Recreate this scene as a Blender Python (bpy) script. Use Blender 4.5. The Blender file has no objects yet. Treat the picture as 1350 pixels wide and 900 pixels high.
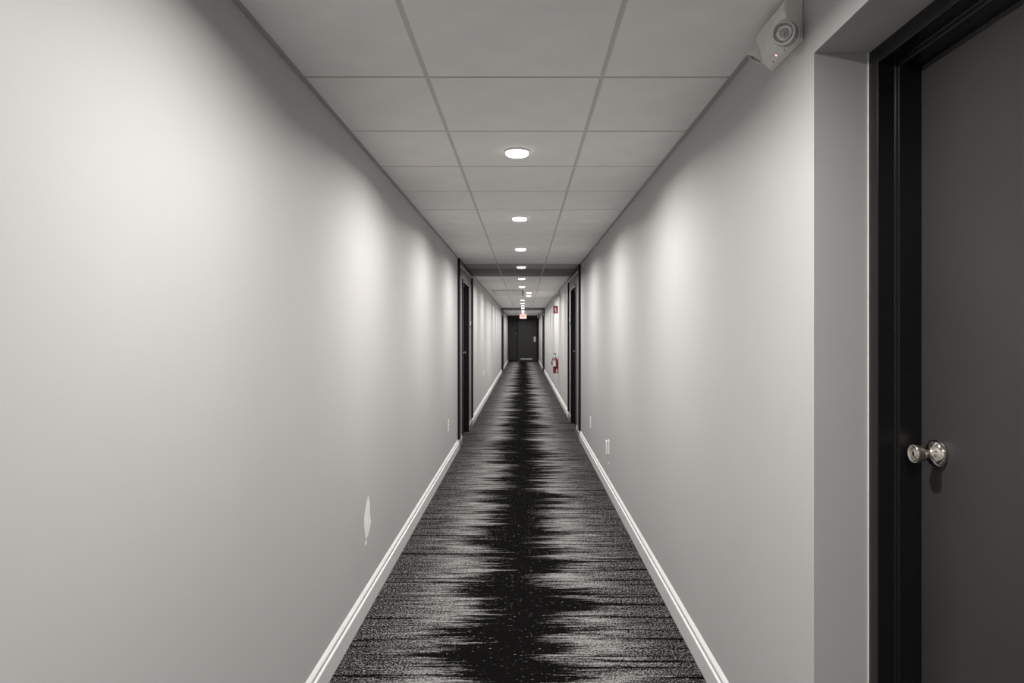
import bpy, bmesh, math, random
from mathutils import Vector, Matrix

# ------------------------------------------------------------------ scene, camera, world, exposure
scene = bpy.context.scene
COL = scene.collection
random.seed(7)

EYE = 1.362            # camera height above the carpet
CEIL = 2.255           # ceiling height
XL, XR = -0.780, 0.733 # wall planes
Y0, Y1 = -5.64, 32.0   # near end and far end of the hallway

cam_data = bpy.data.cameras.new('camera')
cam = bpy.data.objects.new('camera', cam_data)
COL.objects.link(cam)
cam.location = (0, 0, EYE)
cam.rotation_euler = (math.radians(90), 0, 0)
cam_data.sensor_width = 36.0
cam_data.lens = 865.0 / 1350.0 * 36.0
cam_data.shift_x = -15.5 / 1350.0
cam_data.shift_y = -10.0 / 1350.0
cam_data.clip_start = 0.02
cam_data.clip_end = 200
scene.camera = cam

world = bpy.data.worlds.new('world')
world.use_nodes = True
world.node_tree.nodes['Background'].inputs[0].default_value = (0.5, 0.5, 0.5, 1)
world.node_tree.nodes['Background'].inputs[1].default_value = 0.0
scene.world = world

scene.view_settings.view_transform = 'Standard'
scene.view_settings.look = 'None'
scene.view_settings.gamma = 1.0
scene.view_settings.use_curve_mapping = False
scene.view_settings.exposure = 0.0
scene.cycles.use_denoising = True
scene.cycles.diffuse_bounces = 6
scene.cycles.max_bounces = 10
scene.cycles.sample_clamp_indirect = 4.0
scene.cycles.caustics_reflective = False
scene.cycles.caustics_refractive = False

LAMP_W = 26.0          # watts of each ceiling downlight
LAMP_SPREAD = 167      # beam spread of the downlights, degrees

# ------------------------------------------------------------------ materials
def new_mat(name):
    m = bpy.data.materials.new(name)
    m.use_nodes = True
    nt = m.node_tree
    return m, nt, nt.nodes['Principled BSDF']

def N(nt, typ, **kw):
    n = nt.nodes.new(typ)
    for k, v in kw.items():
        setattr(n, k, v)
    return n

def L(nt, a, b):
    nt.links.new(a, b)

def val(nt, op, a, b=None, c=None, clamp=False):
    n = nt.nodes.new('ShaderNodeMath')
    n.operation = op
    n.use_clamp = clamp
    for i, v in enumerate((a, b, c)):
        if v is None:
            continue
        if isinstance(v, (int, float)):
            n.inputs[i].default_value = v
        else:
            nt.links.new(v, n.inputs[i])
    return n.outputs[0]

def smooth(nt, v, lo, hi, a=0.0, b=1.0):
    n = nt.nodes.new('ShaderNodeMapRange')
    n.interpolation_type = 'SMOOTHSTEP'
    nt.links.new(v, n.inputs[0])
    n.inputs[1].default_value = lo
    n.inputs[2].default_value = hi
    n.inputs[3].default_value = a
    n.inputs[4].default_value = b
    return n.outputs[0]

def noise(nt, vec, scale, detail=2.0, rough=0.5):
    n = nt.nodes.new('ShaderNodeTexNoise')
    n.inputs['Scale'].default_value = scale
    n.inputs['Detail'].default_value = detail
    n.inputs['Roughness'].default_value = rough
    nt.links.new(vec, n.inputs['Vector'])
    return n.outputs['Fac']

def painted(name, col, rough=0.5, spec=0.3, var=0.04, bump=0.05, scale=3.0, bscale=260.0, dist=0.001):
    """paint with faint colour drift and a fine roller stipple"""
    m, nt, b = new_mat(name)
    tc = N(nt, 'ShaderNodeTexCoord')
    f = noise(nt, tc.outputs['Object'], scale, 4.0, 0.55)
    mr = smooth(nt, f, 0.25, 0.75, 1.0 - var, 1.0 + var)
    mx = N(nt, 'ShaderNodeMix', data_type='RGBA', blend_type='MULTIPLY')
    mx.inputs[0].default_value = 1.0
    mx.inputs[6].default_value = (*col, 1)
    cmb = N(nt, 'ShaderNodeCombineColor')
    for i in range(3):
        L(nt, mr, cmb.inputs[i])
    L(nt, cmb.outputs[0], mx.inputs[7])
    L(nt, mx.outputs[2], b.inputs['Base Color'])
    b.inputs['Roughness'].default_value = rough
    b.inputs['Specular IOR Level'].default_value = spec
    if bump > 0:
        fb = noise(nt, tc.outputs['Object'], bscale, 2.0, 0.5)
        bp = N(nt, 'ShaderNodeBump')
        bp.inputs['Strength'].default_value = bump
        bp.inputs['Distance'].default_value = dist
        L(nt, fb, bp.inputs['Height'])
        L(nt, bp.outputs[0], b.inputs['Normal'])
    return m

def metal(name, col, rough):
    m, nt, b = new_mat(name)
    tc = N(nt, 'ShaderNodeTexCoord')
    f = noise(nt, tc.outputs['Object'], 60.0, 3.0, 0.6)
    r = smooth(nt, f, 0.3, 0.7, rough * 0.8, rough * 1.3)
    L(nt, r, b.inputs['Roughness'])
    b.inputs['Base Color'].default_value = (*col, 1)
    b.inputs['Metallic'].default_value = 1.0
    return m

def emissive(name, col, strength, base=(0.8, 0.8, 0.8)):
    m, nt, b = new_mat(name)
    b.inputs['Base Color'].default_value = (*base, 1)
    b.inputs['Emission Color'].default_value = (*col, 1)
    b.inputs['Emission Strength'].default_value = strength
    b.inputs['Roughness'].default_value = 0.4
    return m

M_wall = painted('wall_paint', (0.452, 0.446, 0.440), 0.55, 0.25, 0.02, 0.06, 1.2, 300.0)
M_bay = painted('bay_grey_paint', (0.20, 0.197, 0.195), 0.5, 0.3, 0.03, 0.05, 1.5, 300.0)
M_end = painted('end_wall_dark_paint', (0.022, 0.022, 0.0224), 0.5, 0.35, 0.06, 0.05)
M_base = painted('baseboard_white_paint', (0.68, 0.673, 0.665), 0.4, 0.4, 0.03, 0.02, 8.0, 90.0)
M_base_dark = painted('baseboard_grey_paint', (0.20, 0.197, 0.192), 0.45, 0.4, 0.05, 0.02, 8.0, 90.0)
M_tile = painted('ceiling_tile_gypsum', (0.80, 0.790, 0.779), 0.85, 0.1, 0.03, 0.10, 5.0, 500.0)
M_tile_dark = painted('ceiling_tile_dark_band', (0.26, 0.256, 0.252), 0.85, 0.1, 0.03, 0.10, 5.0, 500.0)  # rows over the door bays; the ceiling's dark band put into tile colour
M_tile_fade = painted('ceiling_tile_band_fade', (0.44, 0.433, 0.427), 0.85, 0.1, 0.03, 0.10, 5.0, 500.0)  # band's first row: lamp glow fading into the dark, put into tile colour
M_tee = painted('ceiling_grid_grey_enamel', (0.40, 0.392, 0.382), 0.5, 0.3, 0.03, 0.0)
M_tee_main = painted('ceiling_main_tee_enamel', (0.54, 0.532, 0.524), 0.5, 0.3, 0.03, 0.0)
M_plenum = painted('plenum_board', (0.10, 0.10, 0.10), 0.9, 0.1, 0.05, 0.0)
M_black = painted('black_frame_enamel', (0.0095, 0.0092, 0.0095), 0.25, 0.32, 0.05, 0.05, 4.0, 120.0)
M_door = painted('charcoal_door_enamel', (0.041, 0.040, 0.0392), 0.40, 0.40, 0.08, 0.08, 2.5, 160.0)
M_enddoor = painted('end_door_enamel', (0.030, 0.0296, 0.029), 0.45, 0.35, 0.06, 0.04)
M_patch = painted('bare_plaster', (0.80, 0.79, 0.77), 0.8, 0.1, 0.05, 0.2, 30.0, 200.0)
M_caulk = painted('pale_caulk', (0.72, 0.71, 0.69), 0.5, 0.3, 0.06, 0.2, 20.0, 90.0)
M_knob = metal('polished_nickel', (0.80, 0.74, 0.67), 0.07)
M_steel = metal('brushed_steel', (0.70, 0.70, 0.70), 0.28)
M_plastic = painted('white_plastic', (0.66, 0.645, 0.62), 0.42, 0.4, 0.02, 0.0)
M_platew = painted('white_cover_plate', (0.84, 0.83, 0.81), 0.35, 0.5, 0.01, 0.0)
M_slot = painted('dark_slot', (0.02, 0.02, 0.02), 0.6, 0.3, 0.02, 0.0)
M_red = painted('red_enamel', (0.24, 0.005, 0.009), 0.3, 0.5, 0.05, 0.0)
M_signred = painted('red_sign_vinyl', (0.22, 0.005, 0.010), 0.4, 0.4, 0.03, 0.0)
M_signwhite = painted('white_sign_vinyl', (0.82, 0.74, 0.73), 0.4, 0.4, 0.02, 0.0)
M_rubber = painted('black_rubber', (0.02, 0.02, 0.02), 0.6, 0.3, 0.04, 0.0)
M_label = painted('paper_label', (0.72, 0.68, 0.67), 0.6, 0.2, 0.1, 0.0, 60.0)
M_panelgrey = painted('access_panel_grey_enamel', (0.68, 0.67, 0.66), 0.6, 0.25, 0.03, 0.0)
M_reflector = metal('lamp_reflector', (0.86, 0.86, 0.86), 0.42)
M_lens = emissive('downlight_lens', (1.0, 0.98, 0.95), 7.0)
M_lensrim = emissive('downlight_lens_edge', (1.0, 0.98, 0.95), 3.0)
M_led = emissive('red_led', (1.0, 0.16, 0.12), 7.0)
M_exitface = emissive('exit_sign_face', (1.0, 0.62, 0.56), 0.9, (0.85, 0.8, 0.78))
M_exitred = emissive('exit_sign_letters', (1.0, 0.06, 0.07), 0.8, (0.7, 0.03, 0.04))

def glass_mat():
    m, nt, b = new_mat('lamp_clear_cover')
    nt.nodes.remove(b)
    out = nt.nodes['Material Output']
    tr = N(nt, 'ShaderNodeBsdfTransparent')
    tr.inputs[0].default_value = (0.92, 0.92, 0.92, 1)
    gl = N(nt, 'ShaderNodeBsdfGlossy')
    gl.inputs['Roughness'].default_value = 0.08
    fr = N(nt, 'ShaderNodeFresnel')
    mx = N(nt, 'ShaderNodeMixShader')
    L(nt, fr.outputs[0], mx.inputs[0]); L(nt, tr.outputs[0], mx.inputs[1]); L(nt, gl.outputs[0], mx.inputs[2])
    L(nt, mx.outputs[0], out.inputs[0])
    return m
M_glass = glass_mat()

def carpet_mat(name, seam, sign, off):
    """streaky loop carpet: black along the seam, breaking up in ragged rows into grey towards the wall"""
    m, nt, b = new_mat(name)
    tc = N(nt, 'ShaderNodeTexCoord')
    sep = N(nt, 'ShaderNodeSeparateXYZ')
    L(nt, tc.outputs['Object'], sep.inputs[0])
    X, Y = sep.outputs[0], sep.outputs[1]
    u = val(nt, 'MULTIPLY', val(nt, 'SUBTRACT', X, seam), sign)

    def an(sx, sy, o, detail=2.0, rough=0.5):
        c = N(nt, 'ShaderNodeCombineXYZ')
        L(nt, val(nt, 'MULTIPLY', X, sx), c.inputs[0])
        L(nt, val(nt, 'ADD', val(nt, 'MULTIPLY', Y, sy), o + off), c.inputs[1])
        c.inputs[2].default_value = o * 1.7
        return noise(nt, c.outputs[0], 1.0, detail, rough)
    big = an(0.10, 1.9, 3.0, 1.0)
    mid = an(0.9, 12.0, 11.0, 2.0, 0.6)
    row = an(2.6, 120.0, 23.0, 4.0, 0.85)
    finer = an(9.0, 190.0, 31.0, 2.0, 0.6)
    dash = an(38.0, 150.0, 43.0, 1.0)
    fib = an(120.0, 100.0, 57.0, 2.0, 0.9)
    blot = an(4.0, 30.0, 83.0, 3.0, 0.6)
    def ctr(n, a):
        return val(nt, 'MULTIPLY', val(nt, 'SUBTRACT', n, 0.5), a)
    t = val(nt, 'ADD', val(nt, 'SUBTRACT', u, 0.02), ctr(big, 0.55))
    t = val(nt, 'ADD', t, ctr(mid, 0.70))
    t = val(nt, 'ADD', t, ctr(row, 1.1))
    t = val(nt, 'ADD', t, ctr(finer, 0.22))
    rise = smooth(nt, t, 0.19, 0.29)
    # towards the wall the grey thins out into dark mottled rows
    w = val(nt, 'ADD', val(nt, 'ADD', u, ctr(row, 0.95)), ctr(blot, 0.70))
    wane = smooth(nt, w, 0.22, 0.62, 0.78, 0.40)
    dens = val(nt, 'MULTIPLY', rise, wane)
    streak = an(1.1, 44.0, 71.0, 3.0, 0.65)
    st = smooth(nt, val(nt, 'ADD', streak, ctr(finer, 0.25)), 0.56, 0.64, 1.0, 0.16)
    dens = val(nt, 'MULTIPLY', dens, st)
    bar = an(0.45, 24.0, 97.0, 1.0)
    dens = val(nt, 'MULTIPLY', dens, smooth(nt, val(nt, 'ADD', bar, ctr(finer, 0.12)), 0.655, 0.70, 1.0, 0.03))
    fleck = smooth(nt, dash, 0.66, 0.75, 0.0, 0.60)
    dens = val(nt, 'MAXIMUM', dens, fleck)
    thr = val(nt, 'ADD', val(nt, 'MULTIPLY', val(nt, 'SUBTRACT', fib, 0.5), 2.0), dens)
    k = smooth(nt, thr, 0.30, 0.86)
    ramp = N(nt, 'ShaderNodeMix', data_type='RGBA')
    L(nt, k, ramp.inputs[0])
    ramp.inputs[6].default_value = (0.0055, 0.0053, 0.0052, 1)
    ramp.inputs[7].default_value = (0.31, 0.303, 0.294, 1)
    L(nt, ramp.outputs[2], b.inputs['Base Color'])
    b.inputs['Roughness'].default_value = 0.95
    b.inputs['Specular IOR Level'].default_value = 0.0
    bp = N(nt, 'ShaderNodeBump')
    bp.inputs['Strength'].default_value = 0.5
    bp.inputs['Distance'].default_value = 0.003
    L(nt, fib, bp.inputs['Height'])
    L(nt, bp.outputs[0], b.inputs['Normal'])
    return m

# ------------------------------------------------------------------ mesh helpers
def link(o, parent=None):
    COL.objects.link(o)
    if parent is not None:
        o.parent = parent
    return o

def build(name, bm, mats, parent=None, bevel=0.0, segs=2, smooth_shade=False, loc=None):
    me = bpy.data.meshes.new(name)
    bmesh.ops.recalc_face_normals(bm, faces=bm.faces[:])
    if smooth_shade:
        for f in bm.faces:
            f.smooth = True
    bm.to_mesh(me)
    bm.free()
    if not isinstance(mats, (list, tuple)):
        mats = [mats]
    for m in mats:
        me.materials.append(m)
    o = bpy.data.objects.new(name, me)
    if loc is not None:
        o.location = loc
    link(o, parent)
    if bevel > 0:
        md = o.modifiers.new('bevel', 'BEVEL')
        md.width = bevel
        md.segments = segs
        md.limit_method = 'ANGLE'
        md.angle_limit = math.radians(35)
    return o

def box(bm, x0, x1, y0, y1, z0, z1, mat=0):
    vs = [bm.verts.new(p) for p in ((x0, y0, z0), (x1, y0, z0), (x1, y1, z0), (x0, y1, z0),
                                    (x0, y0, z1), (x1, y0, z1), (x1, y1, z1), (x0, y1, z1))]
    for idx in ((0, 3, 2, 1), (4, 5, 6, 7), (0, 1, 5, 4), (1, 2, 6, 5), (2, 3, 7, 6), (3, 0, 4, 7)):
        f = bm.faces.new([vs[i] for i in idx])
        f.material_index = mat

def prism(bm, pts, place, a, b, mat=0):
    """extrude the 2-D outline pts between a and b; place(u, v, w) -> xyz"""
    A = [bm.verts.new(place(u, v, a)) for u, v in pts]
    B = [bm.verts.new(place(u, v, b)) for u, v in pts]
    n = len(pts)
    fs = [bm.faces.new(A), bm.faces.new(B[::-1])]
    for i in range(n):
        fs.append(bm.faces.new((A[i], B[i], B[(i + 1) % n], A[(i + 1) % n])))
    for f in fs:
        f.material_index = mat

def lathe(bm, prof, origin, axis, n=32, mats=None, close=True):
    """revolve (distance along axis, radius) pairs about axis from origin"""
    ax = Vector(axis).normalized()
    ref = Vector((0, 0, 1)) if abs(ax.z) < 0.9 else Vector((0, 1, 0))
    e1 = ax.cross(ref).normalized()
    e2 = ax.cross(e1)
    o = Vector(origin)
    rings = []
    for d, r in prof:
        if r < 1e-6:
            rings.append([bm.verts.new(o + ax * d)])
        else:
            rings.append([bm.verts.new(o + ax * d + (e1 * math.cos(2 * math.pi * i / n) + e2 * math.sin(2 * math.pi * i / n)) * r)
                          for i in range(n)])
    for k in range(len(rings) - 1):
        A, B = rings[k], rings[k + 1]
        mi = mats[k] if mats else 0
        for i in range(n):
            j = (i + 1) % n
            if len(A) == 1 and len(B) == 1:
                continue
            if len(A) == 1:
                f = bm.faces.new((A[0], B[i], B[j]))
            elif len(B) == 1:
                f = bm.faces.new((A[i], B[0], A[j]))
            else:
                f = bm.faces.new((A[i], B[i], B[j], A[j]))
            f.material_index = mi
            f.smooth = True

def tube(bm, pts, r, n=10):
    rings = []
    for i, p in enumerate(pts):
        p = Vector(p)
        d = Vector(pts[min(i + 1, len(pts) - 1)]) - Vector(pts[max(i - 1, 0)])
        d.normalize()
        ref = Vector((1, 0, 0)) if abs(d.x) < 0.9 else Vector((0, 0, 1))
        e1 = d.cross(ref).normalized()
        e2 = d.cross(e1)
        rr = r[i] if isinstance(r, (list, tuple)) else r
        rings.append([bm.verts.new(p + (e1 * math.cos(2 * math.pi * k / n) + e2 * math.sin(2 * math.pi * k / n)) * rr) for k in range(n)])
    for A, B in zip(rings, rings[1:]):
        for i in range(n):
            f = bm.faces.new((A[i], B[i], B[(i + 1) % n], A[(i + 1) % n]))
            f.smooth = True
    bm.faces.new(rings[0][::-1])
    bm.faces.new(rings[-1])

def empty(name, loc):
    o = bpy.data.objects.new(name, None)
    o.empty_display_size = 0.05
    o.location = loc
    return link(o)

def tag(o, label=None, cat=None, group=None, kind=None):
    if label: o['label'] = label
    if cat: o['category'] = cat
    if group: o['group'] = group
    if kind: o['kind'] = kind
    return o

def struct(o, label, cat):
    return tag(o, label, cat, kind='structure')

def copy_tree(o, parent=None):
    c = o.copy()
    COL.objects.link(c)
    c.parent = parent
    for ch in list(o.children):
        copy_tree(ch, c)
    return c

# ------------------------------------------------------------------ openings along the hallway
# side, opening along y, top of opening
DOORS_L = [(8.24, 9.17), (23.35, 24.28)]
DOORS_R = [(9.10, 10.02), (23.45, 24.38)]
NEAR = (0.681, 1.657, 2.071)     # plastered recess of the near door on the right
PORTAL_L = [(7.74, 9.79), (22.95, 25.05)]
PORTAL_R = [(8.43, 10.59), (23.08, 25.15)]
DOOR_H = 2.055

# ------------------------------------------------------------------ floor and carpet
bm = bmesh.new()
box(bm, -1.15, 1.15, Y0 - 0.2, Y1 + 0.2, -0.12, -0.008)
floor = struct(build('floor', bm, M_plenum), 'hallway floor covered with streaked black and grey carpet', 'floor')
SEAM = -0.030
for sgn, x0, x1, off in ((-1, -1.05, SEAM, 0.0), (1, SEAM, 1.10, 137.3)):
    bm = bmesh.new()
    n = 40
    box(bm, x0, x1, Y0, Y1, -0.008, 0.0)
    build('carpet_strip', bm, carpet_mat('streaked_carpet' + ('_west' if sgn < 0 else '_east'), SEAM, sgn, off), floor)

# ------------------------------------------------------------------ walls
def wall_segments(x0, x1, openings, name, label):
    """wall body between x0 and x1 with door openings (ya, yb, top)"""
    bm = bmesh.new()
    y = Y0
    for ya, yb, top in openings:
        box(bm, x0, x1, y, ya, 0, CEIL + 0.05)
        box(bm, x0, x1, ya, yb, top, CEIL + 0.05)
        y = yb
    box(bm, x0, x1, y, Y1, 0, CEIL + 0.05)
    bmesh.ops.remove_doubles(bm, verts=bm.verts[:], dist=1e-5)
    # drop the internal faces between stacked boxes
    cent = {}
    for f in bm.faces:
        c = f.calc_center_median()
        cent.setdefault((round(c.x, 4), round(c.y, 4), round(c.z, 4)), []).append(f)
    dead = [f for fs in cent.values() if len(fs) > 1 for f in fs]
    bmesh.ops.delete(bm, geom=dead, context='FACES_ONLY')
    return struct(build(name, bm, M_wall), label, 'wall')

wall_l = wall_segments(XL - 0.22, XL, [(a, b, DOOR_H) for a, b in DOORS_L], 'wall_left',
                       'long pale grey left wall with a torn paint patch')
wall_r = wall_segments(XR, XR + 0.30, [NEAR] + [(a, b, DOOR_H) for a, b in DOORS_R], 'wall_right',
                       'long pale grey right wall with the deep plastered door recess')
bm = bmesh.new(); box(bm, XL - 0.22, XR + 0.30, Y1, Y1 + 0.15, 0, CEIL + 0.05)
wall_f = struct(build('wall_far', bm, M_end), 'black painted wall closing the far end of the hallway', 'wall')
bm = bmesh.new(); box(bm, XL - 0.22, XR + 0.30, Y0 - 0.15, Y0, 0, CEIL + 0.05)
struct(build('wall_near', bm, M_wall), 'pale grey wall closing the hallway behind the camera', 'wall')

# torn paint on the left wall (outline measured on the wall plane)
def on_left(px, py):
    y = 865 * -XL / (690.5 - px)
    return y, EYE - (py - 440) * y / 865
def on_right(px, py):
    y = 865 * XR / (px - 690.5)
    return y, EYE - (py - 440) * y / 865

def flake(pts, side, name, parent):
    bm = bmesh.new()
    x = XL if side < 0 else XR
    f = on_left if side < 0 else on_right
    P = [f(*p) for p in pts]
    prism(bm, P, lambda u, v, w: (x - side * w, u, v), -0.002, 0.0006)
    return build(name, bm, M_patch, parent)
tag(flake([(485.4, 653.5), (486.4, 658), (487.6, 662.5), (487.4, 672), (487.9, 680), (489.0, 687), (488.0, 694), (486.4, 701),
           (484.6, 706), (482.6, 711), (481.3, 707), (480.9, 700), (480.0, 692), (480.1, 682), (480.8, 676), (482.2, 669), (483.6, 661)],
          -1, 'torn_paint_patch', wall_l), 'white torn paint patch low on the grey wall')
flake([(482.2, 712.0), (483.3, 712.5), (483.6, 716), (482.4, 718), (481.0, 719), (481.2, 715)], -1, 'torn_paint_patch', wall_l)
flake([(802.0, 609), (803.2, 608.6), (803.4, 611), (802.3, 611.6)], 1, 'torn_paint_patch', wall_r)

# ------------------------------------------------------------------ baseboards
def base_profile():
    # (out from wall, height)
    return [(0, 0), (0.0185, 0), (0.0185, 0.0800), (0.0160, 0.0832), (0.0118, 0.0850), (0.0112, 0.0900), (0.0126, 0.1035),
            (0.0110, 0.1060), (0.0040, 0.1132), (0, 0.1165)]

def baseboard(name, side, spans, m, label):
    bm = bmesh.new()
    x = XL if side < 0 else XR
    for ya, yb in spans:
        prism(bm, base_profile(), lambda u, v, w: (x - side * u, w, v), ya, yb)
    return struct(build(name, bm, m), label, 'baseboard')

baseboard('baseboard_left', -1, [(Y0, PORTAL_L[0][0] + 0.02), (PORTAL_L[0][1], PORTAL_L[1][0] + 0.02), (PORTAL_L[1][1], Y1)], M_base,
          'white moulded baseboard along the left wall')
baseboard('baseboard_right', 1, [(Y0, NEAR[0]), (NEAR[1], PORTAL_R[0][0] + 0.02), (PORTAL_R[0][1], PORTAL_R[1][0] + 0.02), (PORTAL_R[1][1], Y1)], M_base,
          'white moulded baseboard along the right wall')
FR = 0.045
baseboard('baseboard_1', -1, [(PORTAL_L[0][0] + 0.02, DOORS_L[0][0] - FR), (DOORS_L[0][1] + FR, PORTAL_L[0][1])], M_base_dark,
          'short grey baseboards beside the black door on the left')
baseboard('baseboard_2', 1, [(PORTAL_R[0][0] + 0.02, DOORS_R[0][0] - FR), (DOORS_R[0][1] + FR, PORTAL_R[0][1])], M_base_dark,
          'short grey baseboards beside the black door on the right')
baseboard('baseboard_3', -1, [(PORTAL_L[1][0] + 0.02, DOORS_L[1][0] - FR), (DOORS_L[1][1] + FR, PORTAL_L[1][1])], M_base_dark,
          'short grey baseboards beside the last door on the left')
baseboard('baseboard_4', 1, [(PORTAL_R[1][0] + 0.02, DOORS_R[1][0] - FR), (DOORS_R[1][1] + FR, PORTAL_R[1][1])], M_base_dark,
          'short grey baseboards beside the last door on the right')
bm = bmesh.new()
prism(bm, base_profile(), lambda u, v, w: (w, Y1 - u, v), XL + 0.02, -0.33)
prism(bm, base_profile(), lambda u, v, w: (w, Y1 - u, v), 0.68, XR - 0.02)
struct(build('baseboard_far', bm, M_black), 'black baseboard on the far end wall', 'baseboard')

# pale caulk bead where the near recess meets the door frame
bm = bmesh.new()
box(bm, 0.8675, 0.8715, NEAR[1] - 0.004, NEAR[1], 0, NEAR[2])
build('caulk_bead', bm, M_caulk, wall_r, 0.0012, 1)
tag(wall_r.children[-1], 'pale caulk bead beside the black frame')

# ------------------------------------------------------------------ ceiling: plenum board, tiles, grid
bm = bmesh.new()
box(bm, XL - 0.22, XR + 0.30, Y0 - 0.15, Y1 + 0.15, CEIL + 0.05, CEIL + 0.12)
ceiling = struct(build('ceiling', bm, M_plenum), 'suspended ceiling of square white tiles in a grey grid', 'ceiling')
TX = [XL + 0.0175, -0.3375, 0.2725, XR - 0.0175]
PITCH = 0.61
rows = [1.676 + PITCH * k for k in range(-12, 51)]
rows = [r for r in rows if Y0 - 0.05 < r < Y1]
HALF = 0.0075
def tile_mesh(w, d, m):
    bm = bmesh.new()
    b = 0.0015
    x0, x1, y0, y1 = 0, w, 0, d
    lo = [bm.verts.new(p) for p in ((x0 + b, y0 + b, 0), (x1 - b, y0 + b, 0), (x1 - b, y1 - b, 0), (x0 + b, y1 - b, 0))]
    mi = [bm.verts.new(p) for p in ((x0, y0, b), (x1, y0, b), (x1, y1, b), (x0, y1, b))]
    hi = [bm.verts.new(p) for p in ((x0, y0, 0.014), (x1, y0, 0.014), (x1, y1, 0.014), (x0, y1, 0.014))]
    bm.faces.new(lo[::-1]); bm.faces.new(hi)
    for A, B in ((lo, mi), (mi, hi)):
        for i in range(4):
            bm.faces.new((A[i], A[(i + 1) % 4], B[(i + 1) % 4], B[i]))
    bmesh.ops.recalc_face_normals(bm, faces=bm.faces[:])
    me = bpy.data.meshes.new('ceiling_tile')
    bm.to_mesh(me); bm.free()
    me.materials.append(m)
    return me
cache = {}
edges = rows + [Y1]
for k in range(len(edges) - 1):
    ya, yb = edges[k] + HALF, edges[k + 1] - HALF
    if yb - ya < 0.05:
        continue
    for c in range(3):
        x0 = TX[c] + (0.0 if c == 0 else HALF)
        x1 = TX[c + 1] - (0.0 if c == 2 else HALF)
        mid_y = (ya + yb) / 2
        grey = 2 if any(p < mid_y < q for p, q in ((8.99, 10.22), (22.42, 24.25))) else (1 if 8.38 < mid_y < 8.99 else 0)  # tile colour carries the dark bands and the painted fade at the first one
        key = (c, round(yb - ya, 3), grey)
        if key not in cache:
            cache[key] = tile_mesh(x1 - x0, yb - ya, (M_tile, M_tile_fade, M_tile_dark)[grey])
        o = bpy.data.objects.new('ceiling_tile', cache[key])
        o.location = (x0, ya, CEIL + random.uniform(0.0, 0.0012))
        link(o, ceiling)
bm = bmesh.new()
for x in TX[1:3]:
    box(bm, x - 0.0085, x + 0.0085, Y0, Y1, CEIL + 0.0028, CEIL + 0.02)
build('main_tee', bm, M_tee_main, ceiling)
bm = bmesh.new()
for y in rows:
    for c in range(3):
        box(bm, TX[c], TX[c + 1], y - 0.0085, y + 0.0085, CEIL + 0.0034, CEIL + 0.018)
build('cross_tee', bm, M_tee, ceiling)['kind'] = 'stuff'
for k, (x0, x1, lab) in enumerate(((XL, XL + 0.019, 'left'), (XR - 0.019, XR, 'right'))):
    bm = bmesh.new()
    box(bm, x0, x1, Y0, Y1, CEIL - 0.0015, CEIL + 0.0005)
    xa = (x0, x0 + 0.0015) if k == 0 else (x1 - 0.0015, x1)
    box(bm, xa[0], xa[1], Y0, Y1, CEIL + 0.0005, CEIL + 0.022)
    struct(build('trim_%d' % (k + 1), bm, M_tee), 'grey metal wall angle where the ceiling meets the %s wall' % lab, 'trim')

# ------------------------------------------------------------------ hollow metal door frames and doors
def frame_profile():
    # (depth into wall from the frame face, distance from the opening edge inwards)
    return [(0.0, 0.0), (0.0, 0.042), (0.043, 0.042), (0.043, 0.058), (0.122, 0.058), (0.122, 0.0)]

def door_set(side, xface, ya, yb, top, name_label, door_label, mframe, mdoor, latch_far=True, knob_z=1.082, structure_no=1, root=None):
    """side -1 left / +1 right; xface is the plane of the frame face; opening ya..yb"""
    root = empty('door_%d' % structure_no, (xface, (ya + yb) / 2, 0))
    tag(root, door_label, 'door', kind='structure')
    def put(o):
        o.matrix_parent_inverse = root.matrix_world.inverted()
        o.location = o.location - root.location
        return o
    P = frame_profile()
    for edge, s in ((ya, 1), (yb, -1)):
        bm = bmesh.new()
        prism(bm, P, lambda u, v, w: (xface + side * u, edge + s * v, w), 0, top)
        o = build('frame_jamb', bm, mframe, None, 0.003, 3); o.parent = root; o.location = -root.location
    bm = bmesh.new()
    prism(bm, P, lambda u, v, w: (xface + side * u, w, top - v), ya + 0.0421, yb - 0.0421)
    o = build('frame_head', bm, mframe, None, 0.003, 3); o.parent = root; o.location = -root.location
    # leaf
    xd = xface + side * 0.0985
    bm = bmesh.new()
    a, b = sorted((xd, xd + side * 0.04))
    box(bm, a, b, ya + 0.046, yb - 0.046, 0.008, top - 0.046)
    leaf = build('door_leaf', bm, mdoor, None, 0.0015, 1); leaf.parent = root; leaf.location = -root.location
    # knob
    yk = (yb - 0.1225) if latch_far else (ya + 0.1225)
    bm = bmesh.new()
    ax = (-side, 0, 0)
    org = (xd, yk, knob_z)
    prof = [(0.0, 0.0), (0.0, 0.034), (0.004, 0.0345), (0.0075, 0.0335), (0.0125, 0.030), (0.0165, 0.0235), (0.0190, 0.0165),
            (0.0200, 0.0150), (0.0225, 0.0115), (0.0255, 0.0100), (0.0290, 0.0108), (0.0330, 0.0145), (0.0385, 0.0178), (0.046, 0.0198),
            (0.053, 0.0210), (0.0550, 0.0224), (0.0575, 0.0227), (0.0595, 0.0218), (0.0605, 0.0200), (0.0605, 0.0182),
            (0.0585, 0.0168), (0.0585, 0.0108), (0.0605, 0.0098), (0.0612, 0.0085), (0.0605, 0.0072), (0.0605, 0.0)]
    lathe(bm, prof, org, ax, 40)
    kn = build('door_knob', bm, M_knob, None); kn.parent = leaf
    bm = bmesh.new()
    box(bm, *sorted((xd - side * 0.0603, xd - side * 0.0609)), yk - 0.0006, yk + 0.0006, knob_z - 0.0045, knob_z + 0.0045)
    sl = build('key_slot', bm, M_slot, None); sl.parent = leaf
    # latch strike on the far jamb stop
    return root

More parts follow.
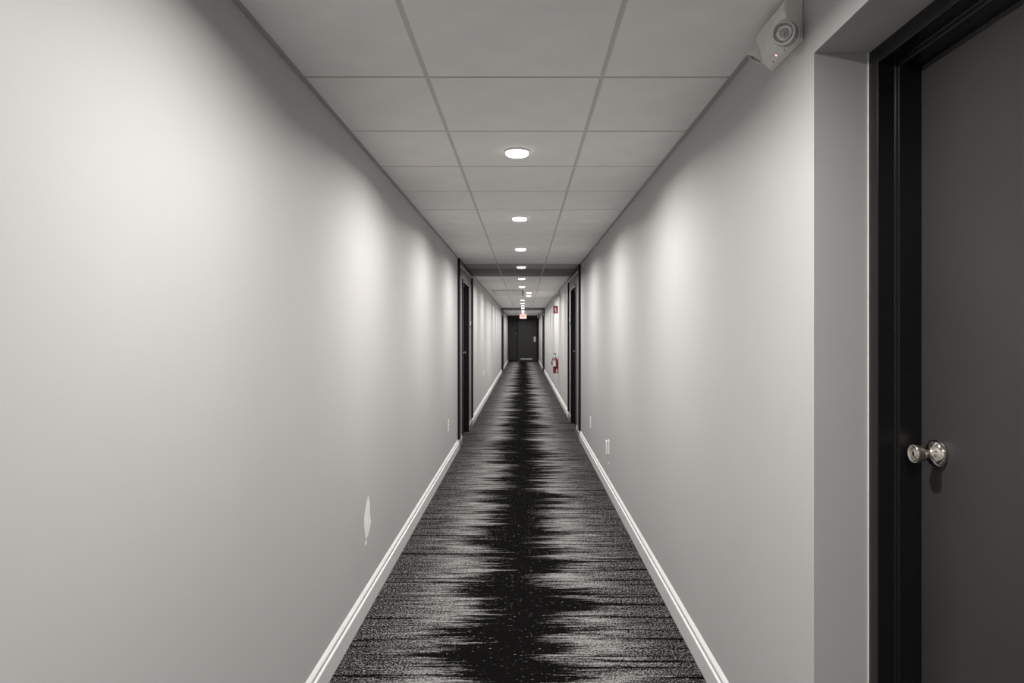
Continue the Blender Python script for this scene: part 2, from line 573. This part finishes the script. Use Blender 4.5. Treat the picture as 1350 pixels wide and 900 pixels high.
near_door = door_set(1, 0.871, NEAR[0], NEAR[1], NEAR[2], '', 'charcoal door with polished knob set in the plastered recess on the right',
                     M_black, M_door, True, 1.082, 1)

FACE = 0.017   # frames of the farther doors stand proud of the wall
n = 2
for (a, b), side, lab in ((DOORS_L[0], -1, 'black door in the framed bay on the left, first beyond the torn paint patch'),
                          (DOORS_R[0], 1, 'black door in the framed bay on the right, before the fire extinguisher'),
                          (DOORS_L[1], -1, 'last dark door on the left, near the hallway end'),
                          (DOORS_R[1], 1, 'last dark door on the right, beyond the fire extinguisher')):
    xf = (XL + FACE) if side < 0 else (XR - FACE)
    door_set(side, xf, a - 0.002, b + 0.002, DOOR_H + 0.002, '', lab, M_black, M_black, True, 1.10, n)
    n += 1

# black portal trim around those door bays
n = 3
for (a, b), side, lab in ((PORTAL_L[0], -1, 'black trim framing the first door bay on the left'),
                          (PORTAL_R[0], 1, 'black trim framing the first door bay on the right'),
                          (PORTAL_L[1], -1, 'black trim framing the last door bay on the left'),
                          (PORTAL_R[1], 1, 'black trim framing the last door bay on the right')):
    x = XL if side < 0 else XR
    root = struct(empty('trim_%d' % n, (x, (a + b) / 2, 0)), lab, 'trim')
    pr = 0.028
    def face(d):
        return sorted((x, x - side * d))
    z0 = 0.1175
    for ya, yb in ((a, a + 0.075), (b - 0.075, b)):
        bm = bmesh.new(); box(bm, *face(pr), ya, yb, z0, CEIL - 0.002)
        o = build('side_trim', bm, M_black, None, 0.002, 1); o.parent = root; o.location = -root.location
    bm = bmesh.new(); box(bm, *face(pr), a + 0.0755, b - 0.0755, CEIL - 0.066, CEIL - 0.002)
    o = build('head_trim', bm, M_black, None, 0.002, 1); o.parent = root; o.location = -root.location
    bm = bmesh.new(); box(bm, *face(0.032), a + 0.0755, b - 0.0755, CEIL - 0.074, CEIL - 0.0665)
    o = build('head_bead', bm, M_base, None, 0.002, 1); o.parent = root; o.location = -root.location
    tag(o, 'pale bead under the black head trim')
    da, db = [d for d in (DOORS_L if side < 0 else DOORS_R) if a < d[0] < b][0]
    for ya, yb, z1, z2 in ((a + 0.0755, b - 0.0755, DOOR_H + 0.003, CEIL - 0.0745), (a + 0.0755, da - 0.003, 0.118, DOOR_H + 0.0025),
                           (db + 0.003, b - 0.0755, 0.118, DOOR_H + 0.0025)):
        bm = bmesh.new(); box(bm, *face(0.004), ya, yb, z1, z2)
        o = build('bay_panel', bm, M_bay); o.parent = root; o.location = -root.location
    n += 1

# ------------------------------------------------------------------ ceiling downlights
lights_y = [-4.13, -2.30, -0.46, 1.37, 3.205, 5.035, 6.86, 8.70, 10.52, 12.30, 14.15, 15.30, 17.15, 18.95, 20.65, 22.45, 24.30, 26.10, 27.85, 30.40]
LX = -0.0325
ordinal = {4: 'largest and closest', 5: 'second', 6: 'third', 7: 'fourth', 8: 'fifth', 9: 'sixth', 12: 'ninth', 13: 'tenth', 14: 'eleventh',
           15: 'twelfth', 16: 'thirteenth', 17: 'fourteenth'}
def make_downlight():
    root = empty('ceiling_downlight', (0, 0, 0))
    bm = bmesh.new()
    lathe(bm, [(0.0, 0.0555), (0.0, 0.0605), (0.003, 0.0610), (0.006, 0.0600), (0.0072, 0.0575), (0.0072, 0.0555)], (0, 0, 0), (0, 0, -1), 36)
    build('trim_ring', bm, M_plastic, root)
    bm = bmesh.new()
    lathe(bm, [(0.001, 0.0), (0.001, 0.0555), (0.018, 0.0550), (0.0205, 0.053), (0.0215, 0.049), (0.022, 0.0)],
          (0, 0, 0), (0, 0, -1), 28, mats=[0, 0, 0, 0, 1])
    build('diffuser', bm, [M_lensrim, M_lens], root)
    ld = bpy.data.lights.new('downlight_beam', 'AREA')
    ld.shape = 'DISK'
    ld.size = 0.10
    ld.energy = LAMP_W
    ld.spread = math.radians(LAMP_SPREAD)
    ld.color = (1.0, 0.974, 0.952)
    lo = bpy.data.objects.new('downlight_beam', ld)
    lo.location = (0, 0, -0.024)
    link(lo, root)
    return root
proto = make_downlight()
for i, y in enumerate(lights_y):
    o = proto if i == 0 else copy_tree(proto)
    x = LX
    if i in (10, 11):
        x = 0.1125
    o.location = (x, y, CEIL)
    if i < 4:
        lab = ['white ceiling downlight farthest behind the camera', 'white ceiling downlight two metres behind the camera',
               'white ceiling downlight just behind the camera', 'white ceiling downlight overhead beside the near charcoal door'][i]
    elif i == 10:
        lab = 'lit ceiling downlight beside the access panel, nearer of the two off the centre line'
    elif i == 11:
        lab = 'lit ceiling downlight beside the access panel, farther of the two off the centre line'
    elif i == 4:
        lab = 'largest and closest lit ceiling downlight in view'
    elif i == 18:
        lab = 'last lit ceiling downlight in view, right above the exit sign'
    elif i == 19:
        lab = 'lit ceiling downlight hidden behind the exit sign, before the end wall'
    else:
        lab = '%s lit ceiling downlight of the centre row down the hallway' % ordinal[i]
    tag(o, lab, 'ceiling light', 'downlights along the ceiling')

# access panel in the ceiling
root = tag(empty('ceiling_access_panel', (-0.33, 14.35, CEIL)), 'grey rectangular access panel set into the ceiling, left of two offset downlights', 'access panel')
bm = bmesh.new(); box(bm, -0.30, 0.30, -0.95, 0.95, -0.006, -0.0016)
build('panel_door', bm, M_panelgrey, root, 0.001, 1)
bm = bmesh.new()
for b in ((-0.315, 0.315, -0.968, -0.953), (-0.315, 0.315, 0.953, 0.968), (-0.315, -0.303, -0.953, 0.953)):
    box(bm, b[0], b[1], b[2], b[3], -0.005, -0.0016)
build('panel_frame', bm, M_tee, root)
bm = bmesh.new(); box(bm, 0.303, 0.318, -0.968, 0.968, -0.012, -0.0016)
build('panel_hinge', bm, M_black, root)

# ------------------------------------------------------------------ emergency light units on the right wall
def lamp_head(root, c, nrm, r, depth, name):
    nrm = Vector(nrm).normalized()
    c = Vector(c)
    bm = bmesh.new()
    prof = [(-depth, 0.0), (-depth, r * 0.72), (-depth * 0.8, r * 0.95), (-depth * 0.45, r * 1.12), (-0.004, r * 1.14), (0.0, r * 1.08),
            (0.0, r * 0.98), (-0.003, r * 0.94)]
    lathe(bm, prof, c, nrm, 32)
    h = build(name, bm, M_plastic, root)
    bm = bmesh.new()
    lathe(bm, [(-0.0035, r * 0.95), (-0.010, r * 0.84), (-0.014, r * 0.55), (-0.009, r * 0.42), (-0.009, 0.0)], c, nrm, 32, mats=[2, 0, 1, 1])
    build('reflector', bm, [M_reflector, M_platew, M_steel], h)
    bm = bmesh.new()
    lathe(bm, [(-0.010, 0.0), (-0.010, r * 0.22), (-0.005, r * 0.24), (-0.003, r * 0.14), (-0.0028, 0.0)], c, nrm, 16)
    build('bulb', bm, M_platew, h)
    bm = bmesh.new()
    lathe(bm, [(-0.0022, r * 0.945), (-0.0005, r * 0.7), (0.0004, r * 0.3), (0.0006, 0.0)], c, nrm, 32)
    build('lens_cover', bm, M_glass, h)
    return h

def emergency(loc_y, label):
    root = tag(empty('emergency_light', (XR, loc_y, 2.19)), label, 'emergency light', 'emergency lights on the right wall')
    # local coordinates: x negative into the hallway, y along the wall, z up
    prof = [(0, -0.060), (-0.014, -0.052), (-0.031, -0.036), (-0.046, -0.012), (-0.052, 0.016), (-0.050, 0.040), (-0.044, 0.0545), (0, 0.0545)]
    bm = bmesh.new()
    prism(bm, prof, lambda u, v, w: (u, w, v), -0.105, 0.105)
    build('housing', bm, M_plastic, root, 0.005, 3)
    # collar behind the near lamp
    bm = bmesh.new()
    nr = Vector((-0.50, -0.80, -0.30)).normalized()
    c1 = Vector((-0.064, -0.130, -0.052))
    lathe(bm, [(-0.062, 0.0), (-0.062, 0.032), (-0.052, 0.0355), (-0.036, 0.0365), (-0.034, 0.033), (-0.040, 0.031), (-0.040, 0.0)], c1, nr, 36)
    build('lamp_collar', bm, M_plastic, root)
    lamp_head(root, c1, nr, 0.0255, 0.044, 'lamp_head')
    c2 = Vector((-0.051, 0.118, -0.016))
    lamp_head(root, c2, (-0.50, 0.30, -0.80), 0.0250, 0.042, 'lamp_head')
    # indicator and test holes on the sloping underside
    d = Vector((-0.031, 0, -0.036)) - Vector((-0.014, 0, -0.052))
    nn = Vector((-d.z, 0, d.x)).normalized()
    if nn.z > 0: nn = -nn
    base = Vector((-0.0225, 0, -0.044))
    bm = bmesh.new()
    lathe(bm, [(-0.002, 0.0), (-0.002, 0.0026), (0.0006, 0.0025), (0.0015, 0.0)], base + Vector((0, 0.025, 0)), nn, 14)
    tag(build('indicator', bm, M_led, root), 'glowing red indicator')
    for yy in (-0.022, 0.058):
        bm = bmesh.new()
        p = base + Vector((0.005, yy, -0.0045))
        lathe(bm, [(-0.002, 0.0), (-0.002, 0.0024), (0.0006, 0.0024), (0.0006, 0.0)], p, nn, 10)
        build('test_hole', bm, M_slot, root)
    return root
emergency(1.822, 'white twin-head emergency light under the ceiling, beside the charcoal door recess')
emergency(13.42, 'small distant white emergency light high on the wall, before the red fire sign')

# ------------------------------------------------------------------ outlets
def outlet(side, y, z, label):
    x = XL if side < 0 else XR
    root = tag(empty('wall_outlet', (x, y, z)), label, 'outlet', 'outlets low on the hallway walls')
    s = -side
    bm = bmesh.new()
    box(bm, *sorted((0, s * 0.0065)), -0.037, 0.037, -0.060, 0.060)
    build('cover_plate', bm, M_platew, root, 0.0035, 2)
    for dz in (-0.021, 0.021):
        bm = bmesh.new()
        box(bm, *sorted((s * 0.0065, s * 0.0085)), -0.017, 0.017, dz - 0.0145, dz + 0.0145)
        soc = build('socket', bm, M_platew, root, 0.001, 1)
        for dy in (-0.006, 0.006):
            bm = bmesh.new()
            box(bm, *sorted((s * 0.0084, s * 0.0089)), dy - 0.001, dy + 0.001, dz - 0.004, dz + 0.005)
            build('slot', bm, M_slot, soc)
    return root
outlet(-1, 6.76, 0.42, 'white outlet plate on the left wall, just before the first black door')
outlet(-1, 12.75, 0.60, 'small white outlet plate on the left wall just past the first black door')
outlet(-1, 18.3, 0.52, 'far outlet plate on the left wall, second past the first black door')
outlet(-1, 21.5, 0.48, 'farthest outlet plate on the left wall, before the last dark door')
outlet(1, 7.17, 0.395, 'white outlet plate on the right wall closest to the black door')
outlet(1, 5.785, 0.362, 'farther plate of the paired white outlets on the right wall')
outlet(1, 5.635, 0.392, 'nearer plate of the paired white outlets on the right wall')

# ------------------------------------------------------------------ fire extinguisher
EX, EYY = 0.672, 13.9
root = tag(empty('fire_extinguisher', (EX, EYY, 0.53)), 'red fire extinguisher with black hose hung on the right wall', 'fire extinguisher')
bm = bmesh.new()
lathe(bm, [(0, 0.0), (0, 0.044), (0.004, 0.050), (0.012, 0.0525), (0.262, 0.0525), (0.285, 0.049), (0.303, 0.038), (0.314, 0.024), (0.320, 0.017), (0.334, 0.016), (0.334, 0.0)],
      (0, 0, 0), (0, 0, 1), 36)
build('cylinder_body', bm, M_red, root)
bm = bmesh.new()
lathe(bm, [(0.334, 0.0), (0.334, 0.0185), (0.352, 0.0185), (0.358, 0.013), (0.380, 0.012), (0.380, 0.0)], (0, 0, 0), (0, 0, 1), 20)
build('valve', bm, M_steel, root)
bm = bmesh.new()
prism(bm, [(-0.018, 0.372), (0.050, 0.360), (0.088, 0.352), (0.090, 0.359), (0.052, 0.369), (-0.018, 0.382)], lambda u, v, w: (-u * 0.45, -u, v), -0.009, 0.009)
build('lower_grip', bm, M_rubber, root)
bm = bmesh.new()
prism(bm, [(-0.018, 0.384), (0.030, 0.402), (0.085, 0.424), (0.084, 0.433), (0.026, 0.414), (-0.022, 0.396)], lambda u, v, w: (-u * 0.45 + w, -u, v), -0.010, 0.010)
build('upper_lever', bm, M_rubber, root)
bm = bmesh.new()
lathe(bm, [(0, 0.0), (0, 0.015), (0.008, 0.015), (0.010, 0.013), (0.010, 0.0)], (-0.012, -0.016, 0.345), (-0.3, -0.95, 0.05), 18)
build('pressure_gauge', bm, M_platew, root)
bm = bmesh.new()
pts = []
for k in range(15):
    t = k / 14
    pts.append((-0.015 - 0.062 * math.sin(t * math.pi * 0.62), -0.008 - 0.02 * t, 0.348 - 0.11 * t * t - 0.06 * t))
tube(bm, pts, [0.0085] * 11 + [0.0105, 0.013, 0.0135, 0.0135], 10)
build('hose', bm, M_rubber, root)
def curved_label(z0, z1, a0, a1, m, name, r=0.0531):
    bm = bmesh.new()
    n = 12
    prev = None
    for k in range(n + 1):
        a = math.radians(a0 + (a1 - a0) * k / n)
        cur = (bm.verts.new((r * math.cos(a), r * math.sin(a), z0)), bm.verts.new((r * math.cos(a), r * math.sin(a), z1)))
        if prev:
            f = bm.faces.new((prev[0], cur[0], cur[1], prev[1])); f.smooth = True
        prev = cur
    return build(name, bm, m, root)
curved_label(0.150, 0.268, 195, 275, M_label, 'instruction_label')
curved_label(0.020, 0.090, 283, 318, M_label, 'inspection_label')
bm = bmesh.new()
box(bm, 0.050, XR - EX, -0.020, 0.020, 0.10, 0.36)
build('wall_bracket', bm, M_steel, root, 0.002, 1)
bm = bmesh.new()
lathe(bm, [(0.118, 0.0527), (0.118, 0.0542), (0.138, 0.0542), (0.138, 0.0527)], (0, 0, 0), (0, 0, 1), 36)
build('strap', bm, M_rubber, root)

# projecting red extinguisher sign
SY = 14.15
root = tag(empty('extinguisher_sign', (XR, SY, 1.885)), 'red projecting sign with white extinguisher symbol above the extinguisher', 'sign')
bm = bmesh.new(); box(bm, -0.094, -0.002, -0.002, 0.002, -0.083, 0.083)
build('sign_panel', bm, M_signred, root, 0.001, 1)
bm = bmesh.new(); box(bm, -0.003, 0.0, -0.022, 0.022, -0.083, 0.083)
build('wall_flange', bm, M_signred, root, 0.0005, 1)
bm = bmesh.new()
sil = [(-0.058, -0.062), (-0.030, -0.062), (-0.030, 0.012), (-0.036, 0.026), (-0.040, 0.030), (-0.040, 0.040), (-0.026, 0.050), (-0.028, 0.055),
       (-0.046, 0.045), (-0.062, 0.036), (-0.068, 0.010), (-0.074, -0.012), (-0.068, -0.014), (-0.062, 0.006), (-0.056, 0.028), (-0.052, 0.026), (-0.058, 0.012)]
prism(bm, sil, lambda u, v, w: (u, w, v), -0.0026, -0.0019)
tag(build('symbol', bm, M_signwhite, root), 'white extinguisher symbol')

# ------------------------------------------------------------------ exit sign
EY = 28.75
root = tag(empty('exit_sign', (LX, EY, CEIL)), 'glowing exit sign hanging from the ceiling at the hallway end', 'exit sign')
bm = bmesh.new(); box(bm, -0.065, 0.065, -0.03, 0.03, -0.022, -0.0016)
build('canopy', bm, M_plastic, root, 0.004, 2)
bm = bmesh.new(); box(bm, -0.153, 0.153, -0.020, 0.020, -0.222, -0.022)
build('sign_box', bm, M_plastic, root, 0.004, 2)
bm = bmesh.new(); box(bm, -0.144, 0.144, -0.0215, -0.0203, -0.214, -0.030)
build('sign_face', bm, M_exitface, root)
cu = bpy.data.curves.new('lettering', 'FONT')
cu.body = 'EXIT'
cu.size = 0.175
cu.extrude = 0.0006
cu.align_x = 'CENTER'
cu.align_y = 'CENTER'
tmp = bpy.data.objects.new('lettering_tmp', cu)
COL.objects.link(tmp)
dg = bpy.context.evaluated_depsgraph_get()
me = bpy.data.meshes.new_from_object(tmp.evaluated_get(dg))
bpy.data.objects.remove(tmp)
me.materials.clear(); me.materials.append(M_exitred)
lt = bpy.data.objects.new('lettering', me)
lt.rotation_euler = (math.radians(90), 0, 0)
lt.location = (0, -0.0222, -0.122)
lt.scale = (0.62, 1, 1)
link(lt, root)
tag(lt, 'red EXIT letters')

# ------------------------------------------------------------------ far end door
def ex(px): return (px - 690.5) * Y1 / 865
def ez(py): return EYE - (py - 440) * Y1 / 865
root = struct(empty('door_6', (ex(695), Y1, 0)), 'dark grey door with lever lock in the black end wall', 'door')
dx = ex(695)
def rel(o):
    o.parent = root; o.location = -root.location
    return o
W0, W1, TOP = ex(682.6), ex(707.4), 2.03
for a, b in ((W0 - 0.05, W0), (W1, W1 + 0.05)):
    bm = bmesh.new(); box(bm, a, b, Y1 - 0.03, Y1, 0, TOP + 0.05)
    rel(build('frame_jamb', bm, M_black, None, 0.002, 1))
bm = bmesh.new(); box(bm, W0, W1, Y1 - 0.03, Y1, TOP, TOP + 0.05)
rel(build('frame_head', bm, M_black, None, 0.002, 1))
bm = bmesh.new(); box(bm, W0 + 0.003, W1 - 0.003, Y1 - 0.016, Y1, 0.01, TOP - 0.003)
leaf = rel(build('door_leaf', bm, M_enddoor, None, 0.002, 1))
bm = bmesh.new(); box(bm, ex(686.2), ex(701.8), Y1 - 0.021, Y1 - 0.0162, 0.20, 1.86)
o = build('raised_panel', bm, M_enddoor, leaf, 0.002, 1)
bm = bmesh.new(); box(bm, ex(686.3), ex(701.6), Y1 - 0.022, Y1 - 0.0162, ez(473.9), ez(472.2))
o = build('kick_strip', bm, M_steel, leaf, 0.001, 1); tag(o, 'steel strip low on the door')
bm = bmesh.new(); box(bm, ex(703.7), ex(706.4), Y1 - 0.026, Y1 - 0.0162, ez(450.4), ez(443.6))
lk = build('lock_plate', bm, M_steel, leaf, 0.004, 2); tag(lk, 'steel lever lock plate')
bm = bmesh.new(); tube(bm, [(ex(705), Y1 - 0.02, ez(447)), (ex(705), Y1 - 0.065, ez(447)), (ex(704.4), Y1 - 0.072, ez(447)), (ex(702.6), Y1 - 0.072, ez(447.2))], 0.009, 10)
lv = build('lever', bm, M_steel, leaf)
bm = bmesh.new(); box(bm, ex(682.6), ex(695.6), Y1 - 0.085, Y1 - 0.0162, ez(422.9), ez(420.6))
build('door_closer', bm, M_black, leaf, 0.006, 2)
# bell push on the wall beside the door
root = tag(empty('wall_button', (ex(680.5), Y1, ez(439.5))), 'small pale push button on the black end wall', 'button')
bm = bmesh.new(); box(bm, -0.018, 0.018, -0.008, 0, -0.018, 0.018)
build('plate', bm, M_rubber, root, 0.002, 1)
bm = bmesh.new(); lathe(bm, [(0.0075, 0.0), (0.0075, 0.012), (0.013, 0.011), (0.015, 0.0)], (0, 0, 0), (0, -1, 0), 16)
build('button_cap', bm, M_platew, root)
# alarm unit high in the far right corner
root = tag(empty('alarm_unit', (0.66, Y1, ez(418))), 'small black alarm unit with red lamp, top corner of end wall', 'alarm')
bm = bmesh.new(); box(bm, -0.05, 0.05, -0.045, 0, -0.06, 0.06)
build('alarm_case', bm, M_black, root, 0.004, 2)
bm = bmesh.new(); lathe(bm, [(0.0447, 0.0), (0.0447, 0.011), (0.050, 0.010), (0.054, 0.0)], (0.025, 0, 0.01), (0, -1, 0), 16)
build('alarm_lamp', bm, M_led, root)

# ------------------------------------------------------------------ room plaques in the door bays
def plaque(side, y, z, label):
    x = XL if side < 0 else XR
    root = tag(empty('room_sign', (x - side * 0.004, y, z)), label, 'sign', 'room signs beside the doors')
    s = -side
    bm = bmesh.new(); box(bm, *sorted((0, s * 0.004)), -0.05, 0.05, -0.06, 0.06)
    build('back_plate', bm, M_rubber, root, 0.001, 1)
    bm = bmesh.new(); box(bm, *sorted((s * 0.004, s * 0.009)), -0.042, 0.042, -0.01, 0.05)
    build('face_plate', bm, M_platew, root, 0.001, 1)
plaque(-1, 9.48, 1.50, 'small white room sign beside the first black door on the left')
plaque(1, 10.30, 1.56, 'small white room sign beside the first black door on the right')
